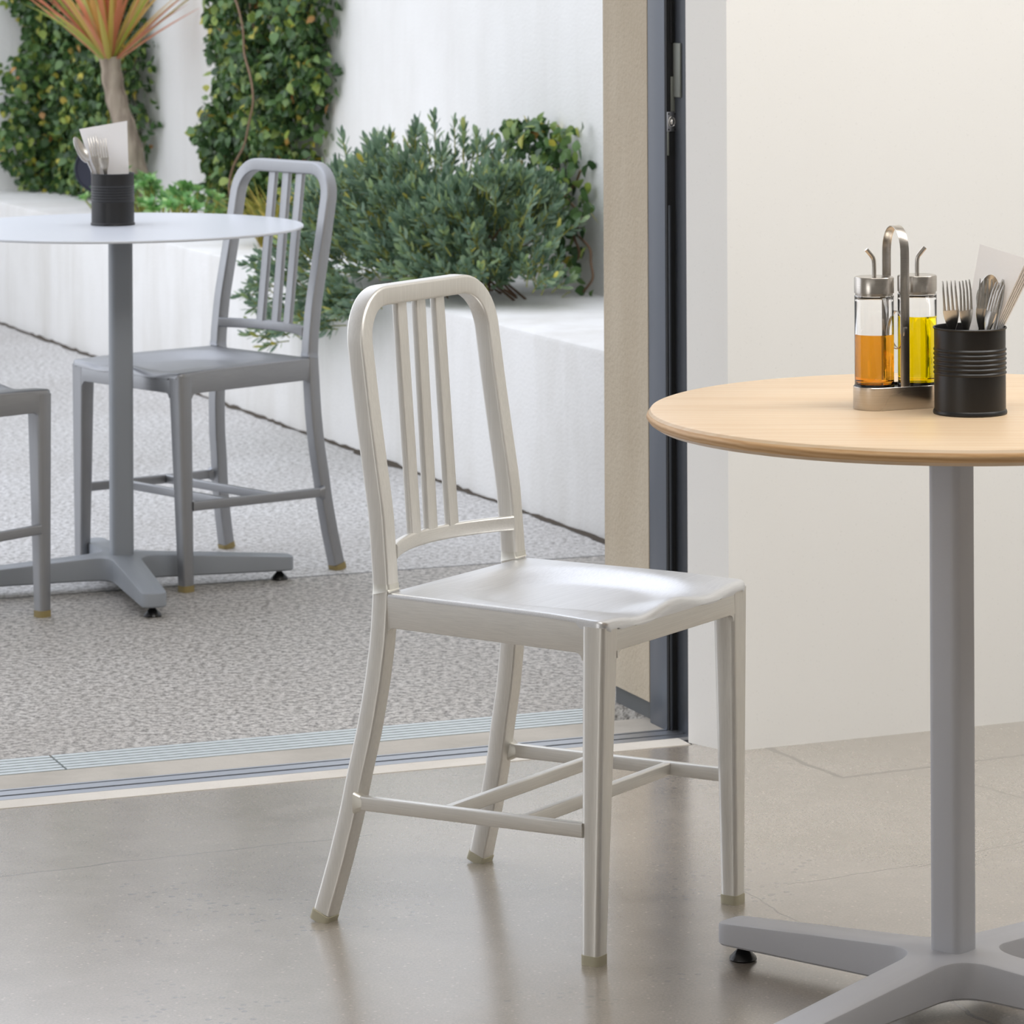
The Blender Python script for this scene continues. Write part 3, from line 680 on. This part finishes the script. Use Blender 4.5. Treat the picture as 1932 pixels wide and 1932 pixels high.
bm = bmn(); pts = [(.0, -.004 + .0225 * math.cos(2 * PI * i / 40), .099 + .024 * math.sin(2 * PI * i / 40)) for i in range(40)]
sweep(bm, pts, (1, 0, 0), (.006, .0013), .0005, 2, closed=True); obj('ring', bm, 'steel', root)
def bottle(label, liquid, loc, rz, fill):
    root = empty('cruet_bottle', label, 'bottle', loc, rz, 'cruet bottles in the steel stand'); R = .0250
    bm = bmn(); lathe(bm, [(0, 0), (R - .002, 0), (R, .002), (R, .117), (R - .003, .1195), (R - .0048, .1195), (R - .002, .116), (R - .0018, .008), (R - .004, .006), (0, .006)], 64); obj('glass_body', bm, 'glass', root, 40)
    bm = bmn(); q = R - .0014; lathe(bm, [(0, .0055), (q - .003, .0055), (q, .0085), (q, fill), (0, fill)], 64); obj('liquid', bm, liquid, root, 40)
    bm = bmn(); lathe(bm, [(R - .004, .1175), (R - .0012, .1175), (R - .001, .1205), (R + .0002, .1208), (R + .0002, .1395), (R - .0008, .1411), (R - .003, .1415), (0, .1415)], 64); cp = obj('cap', bm, 'steel', root, 40)
    bm = bmn(); lathe(bm, [(0, -.0001), (R + .0003, -.0001), (R + .0004, .0045), (R + .00005, .005)], 64); obj('base_ring', bm, 'black_plastic', root, 40)
    bm = bmn(); pts = smooth_path([(0, 0, .140), (0, 0, .157), (.001, 0, .164), (.0045, 0, .169), (.0105, 0, .176)], 16)
    sweep(bm, pts, (0, 1, 0), (.0056, .0056), .0028, 4); obj('spout', bm, 'steel', cp, 60)
    return root
bottle('glass cruet bottle of amber vinegar with a bent steel spout', 'vinegar', CC - CD * .0305 + Vector((0, 0, .0262)), PI + .3, .0685)
bottle('glass cruet bottle of yellow oil with a bent steel spout', 'oil', CC + CD * .0305 + Vector((0, 0, .0262)), .1, .0895)

# ------------------------------------------------------------------ plants
def leaf(V, F, p, d, up, L, wd, shape=(.0, .75, 1, .7, 0), fold=.25, droop=.0):
    """one leaf: a folded blade of two strips along direction d"""
    d = Vector(d).normalized(); s = d.cross(Vector(up))
    if s.length < 1e-4: s = d.cross(Vector((1, .3, .2)))
    s.normalize(); u = s.cross(d); n0 = len(V); k = len(shape)
    for i, q in enumerate(shape):
        t = i / (k - 1); c = p + d * (L * t) - u * (droop * L * t * t); w = wd * .5 * q
        V.append(c); V.append(c + s * w + u * (fold * w)); V.append(c - s * w + u * (fold * w))
    for i in range(k - 1):
        a, b = n0 + 3 * i, n0 + 3 * i + 3
        F.append((a, a + 1, b + 1, b)); F.append((a + 2, a, b, b + 2))
def rv(rng): return Vector((rng.uniform(-1, 1), rng.uniform(-1, 1), rng.uniform(-1, 1)))
def off_wall(V, root):
    for v in V:
        w_ = v + root.location; q = w_.dot(BM_) - 3.924; r = w_.dot(BD) - 13.466
        if q > 0: v -= BM_ * q
        if r > 0: v -= BD * r
IVY = (.35, .95, 1, .62, .05)
def stems(bm, paths, r0):
    for pts in paths: sweep(bm, pts, (.3, .9, .2), (r0, r0), r0 * .45, 2)
def ivy(label, seed, spots, outs, n, stem_paths, base):
    """spots(rng) gives a point and the wall's outward direction"""
    rng = random.Random(seed); root = empty('climbing_ivy', label, 'climbing plant', base); V, F = [], []
    for i in range(n):
        p, o = spots(rng); d = (Vector((0, 0, -.7)) + rv(rng) * 1.0 + o * .3)
        leaf(V, F, p - root.location, d, (o + rv(rng) * .9 + Vector((0, 0, .35))), rng.uniform(.022, .042), rng.uniform(.018, .034), IVY, rng.uniform(-.2, .5), .25)
    off_wall(V, root)
    pymesh('foliage', V, F, 'ivy_leaf', root)
    bm = bmn(); stems(bm, [smooth_path([Vector(p) - root.location for p in sp], 50) for sp in stem_paths], .007); obj('stem', bm, 'ivy_stem', root)
    return root
def bt(r, q, z): return BT(Vector((r, q, z)))
def edge_noise(z, ph): return .05 * math.sin(9 * z + ph) + .03 * math.sin(23 * z + 2 * ph)
def spots_r(rng):
    z = rng.uniform(.44, 2.1); dd = rng.random() ** .8 * .20; q_ = rng.random()
    if z < .7: dd *= .75
    dd *= .7 + .5 * math.sin(13 * z + 9 * q_) * math.sin(17 * q_ + 2)
    lo = 10.74 + edge_noise(z, 1) + dd * .3 + (.10 if z < .75 else 0); hi = 11.93 + edge_noise(z, 2) - dd * 1.9
    return bt(lerp(lo, hi, q_), 3.92 - dd, z), -BM_
def rw(r, q0, q1, z0, z1, n, seed):
    g = random.Random(seed); return [bt(r + g.uniform(-.04, .04) + .1 * math.sin(i * .7 + seed), lerp(q0, q1, i / n), lerp(z0, z1, i / n)) for i in range(n + 1)]
ivy('dense green ivy column on the tall wall, right of the cordyline', 11, spots_r, None, 12000,
    [rw(11.0, 3.69, 3.70, .5, 1.5, 14, 1), rw(11.3, 3.85, 3.8, .43, 2, 14, 2), rw(11.6, 3.88, 3.85, .43, 2, 14, 3), rw(11.15, 3.86, 3.82, .43, 1.9, 14, 4)], bt(11.4, 3.85, .43))
def spots_l(rng):
    z = rng.uniform(.44, 2.1); dd = rng.random() ** .8 * .22
    if rng.random() < .62: return bt(rng.uniform(12.62 + edge_noise(z, 4), 13.45), 3.92 - dd, z), -BM_
    lo = 3.58 + edge_noise(z, 5) + (.0 if z < 1.2 else -.03)
    return bt(13.46 - dd, rng.uniform(lo, 3.92), z), -BD
ivy('dark dense ivy filling the far corner behind the cordyline', 12, spots_l, None, 13500,
    [rw(12.9, 3.86, 3.85, .43, 2, 14, 5), rw(13.1, 3.88, 3.85, .43, 2, 14, 6)], bt(13.2, 3.75, .43))
# cordyline
cb = bt(12.1, 3.70, .43); root = empty('cordyline_tree', 'cordyline with bare grey trunk and pink-red strap leaves', 'tree', cb)
def PX(x, y, d):
    u, v = x - 1098.8, y + 120.43; u, v = u - .0041 * v, v + .0041 * u
    return Vector((u * d / 7010.07, d, 1.3609 - v * d / 7010.07))
dT = cb.y
tp = smooth_path([cb, PX(258, 330, dT), PX(246, 270, dT), PX(226, 210, dT + .02), PX(214, 160, dT + .03), PX(207, 108, dT + .03)], 24)
bm = bmn(); sweep(bm, [p - cb for p in tp], (1, 0, 0), [(lerp(.074, .068, i / 23) * (1 + .06 * math.sin(i * 1.7)),) * 2 for i in range(24)], lambda i: .026, 5); obj('trunk', bm, 'bark', root)
rng = random.Random(5); V, F = [], []; top = tp[-1]
for i in range(70):
    az = rng.uniform(0, 2 * PI); el = math.radians(rng.choice([rng.uniform(35, 85), rng.uniform(50, 88), rng.uniform(28, 60)]))
    d = Vector((math.cos(az) * math.cos(el), math.sin(az) * math.cos(el), math.sin(el)))
    leaf(V, F, top - cb + Vector((0, 0, -.035)) + d * .012, d, (0, 0, 1), rng.uniform(.35, .55), rng.uniform(.016, .026), (.7, .9, 1, .9, .7, .4, .05), .5, rng.uniform(.02, .2))
pymesh('leaf_crown', V, F, 'cordyline_leaf', root)
# low pale succulents in front of the ivy
def succulent(label, loc, seed, n, R):
    rng = random.Random(seed); root = empty('succulent_plant', label, 'plant', loc); V, F = [], []; bm = bmn()
    for i in range(n):
        a = rng.uniform(0, 2 * PI); rad = R * math.sqrt(rng.random()); c = Vector((rad * math.cos(a), rad * math.sin(a), rng.uniform(.05, .13) * (1.3 - rad / R * .5)))
        sweep(bm, [Vector((c.x * .6, c.y * .6, 0)), c], (1, 0, 0), (.006, .006), .0025, 2)
        ax = (Vector((c.x, c.y, 0)) * 3 + Vector((0, 0, .6)) + rv(rng) * .2).normalized()
        for k in range(13):
            g = k * 2.4; tl = .25 + k * .07; s = ax.orthogonal().normalized(); t = ax.cross(s)
            d = ax * math.cos(tl) + (s * math.cos(g) + t * math.sin(g)) * math.sin(tl)
            leaf(V, F, c, d, ax, .022 + .0022 * k, .016, (.35, .7, 1, .85, .1), .3, .1)
    pymesh('foliage', V, F, 'succulent_leaf', root); obj('stem', bm, 'bush_stem', root)
succulent('pale green succulent clump at the foot of the leaning trunk', bt(11.95, 3.58, .43), 21, 26, .13)
succulent('pale green succulent clump between trunk and ivy column', bt(11.62, 3.62, .43), 22, 26, .13)
succulent('green succulent clump in front of the ivy column, behind the outdoor chair', bt(11.28, 3.60, .43), 23, 22, .12)
# ornamental grass behind the outdoor chair
gb = bt(10.62, 3.66, .43); root = empty('ornamental_grass', 'tuft of yellowing grass on the bench behind the outdoor chair', 'grass', gb); V, F = [], []; rng = random.Random(8)
for i in range(170):
    a = rng.uniform(0, 2 * PI); d = Vector((math.cos(a) * .5, math.sin(a) * .5, rng.uniform(.5, 1.2)))
    leaf(V, F, Vector((rng.uniform(-.04, .04), rng.uniform(-.04, .04), 0)), d, (0, 0, 1), rng.uniform(.16, .30), .006, (.6, .9, 1, .9, .7, .4, .05), .3, rng.uniform(.2, .7))
off_wall(V, root); pymesh('foliage', V, F, 'grass_leaf', root)
# big blue-green bush spilling over the bench
bb = bt(9.05, 3.62, .43); root = empty('spreading_bush', 'large blue-green leafy bush spilling over the bench edge', 'bush', bb)
rng = random.Random(31); V, F = [], []; bm = bmn()
def shoot(base, d, L, nl, ls):
    d = d.normalized(); s = d.orthogonal().normalized(); t = d.cross(s); tip = base + d * L
    sweep(bm, [base, base + d * (L * .5) + Vector((0, 0, .004)), tip], s, (.0034, .0034), .0012, 1)
    for k in range(nl):
        q = (k + .4) / nl; g = k * 2.4 + rng.uniform(-.4, .4); tl = lerp(1.15, .35, q)
        dl = d * math.cos(tl) + (s * math.cos(g) + t * math.sin(g)) * math.sin(tl)
        leaf(V, F, base + d * (L * lerp(.25, 1, q)), dl, d, ls * rng.uniform(.8, 1.15), ls * .38, (.35, .65, 1, .95, .3), .25, -.15)
for i in range(1050):
    x = rv(rng); x.z = rng.uniform(-.05, 1)
    x.normalize(); rad = rng.uniform(.80, 1.0) if i % 4 else rng.uniform(.45, .8)
    ht = .30 + .05 * math.sin(7 * x.x + 1)
    lr = .58 * x.x * rad; lq = .25 * x.y * rad; lz = max(.015, .03 + ht * abs(x.z) ** .75 * rad)
    q = 3.60 + lq + (-.08 if lr > .1 else 0)
    if q > 3.88 or (lz < .15 and q > 3.72): continue
    p = bt(9.10 + lr, q, .43 + lz)
    d = (BD * (x.x * .6) + BM_ * (x.y * .9) + Vector((0, 0, max(0, x.z) * .8 + .55)) + rv(rng) * .3)
    shoot(p - bb, d, rng.uniform(.045, .095), 11, rng.uniform(.026, .038))
for i in range(230):                                     # low shoots hiding the base
    p = bt(rng.uniform(8.62, 9.68), rng.uniform(3.44, 3.70), .43 + rng.uniform(.03, .15))
    shoot(p - bb, -BM_ * rng.uniform(.2, .9) + BD * rng.uniform(-.6, .5) + Vector((0, 0, rng.uniform(.1, .9))), rng.uniform(.04, .08), 10, rng.uniform(.026, .036))
for i in range(150):                                     # shoots trailing over the front edge
    r_ = rng.uniform(8.95, 9.72); z = rng.uniform(-.17, .05) * min(1, max(.25, (r_ - 8.95) / .35)); p = bt(r_, 3.40 - rng.uniform(.01, .09), .43 + z)
    shoot(p - bb, -BM_ * .8 + BD * rng.uniform(-.4, .5) + Vector((0, 0, rng.uniform(-.2, .9))), rng.uniform(.04, .08), 10, .031)
for rr_, hz in ((9.62, .37), (9.5, .34), (9.25, .40), (8.98, .42), (8.88, .41), (8.75, .38)):   # taller shoots above the mound
    shoot(bt(rr_, 3.62, .43 + hz - .09) - bb, Vector((rng.uniform(-.1, .1), 0, 1)), .10, 13, .034)
off_wall(V, root); pymesh('foliage', V, F, 'bush_leaf', root); obj('stem', bm, 'bush_stem', root)
bm = bmn()
for i in range(60):
    a = bt(rng.uniform(8.75, 9.5), rng.uniform(3.52, 3.72), .431); b = bt(rng.uniform(8.7, 9.6), rng.uniform(3.46, 3.80), .43 + rng.uniform(.05, .22))
    sweep(bm, [a - bb, (a + b) / 2 - bb + rv(rng) * .02, b - bb], (1, 0, 0), (.006, .006), .0025, 2)
obj('branch', bm, 'twig', root)
# ivy strands with yellow leaves on the wall behind the bush
def spots_s(rng):
    t = rng.random(); r = lerp(9.2, 8.80, t) + rng.uniform(-.06, .06); z = .43 + (.44 - .34 * max(0, t - .45) / .55 * rng.random() - .25 * rng.random() ** 2)
    return bt(r, 3.915 - rng.uniform(0, .10), z), -BM_
ivy('yellow-tipped ivy strands on the wall at the bush\'s right end', 41, spots_s, None, 420, [rw(8.95, 3.88, 3.9, .44, .82, 8, 9), rw(8.85, 3.88, 3.9, .44, .75, 8, 10)], bt(8.4, 3.9, .43))
# small dark round garden spotlight behind the outdoor can
sp_ = bt(12.35, 3.60, .43); root = empty('garden_spotlight', 'dark navy round garden spotlight half hidden behind the outdoor can', 'spotlight', sp_)
hc = PX(187, 318, sp_.y) - sp_
bm = bmn(); lathe(bm, [(0, -.03), (.05, -.028), (.078, -.01), (.084, .012), (.080, .016), (.074, .010), (0, .006)], 40)
rot = Matrix.Rotation(math.radians(84), 4, 'X')
for v_ in bm.verts: v_.co = rot @ v_.co + hc
obj('lamp_head', bm, 'navy', root)
bm = bmn(); sweep(bm, [(hc.x, hc.y + .02, 0), (hc.x, hc.y + .02, hc.z)], (1, 0, 0), (.016, .016), .007, 4); obj('stake', bm, 'navy', root)
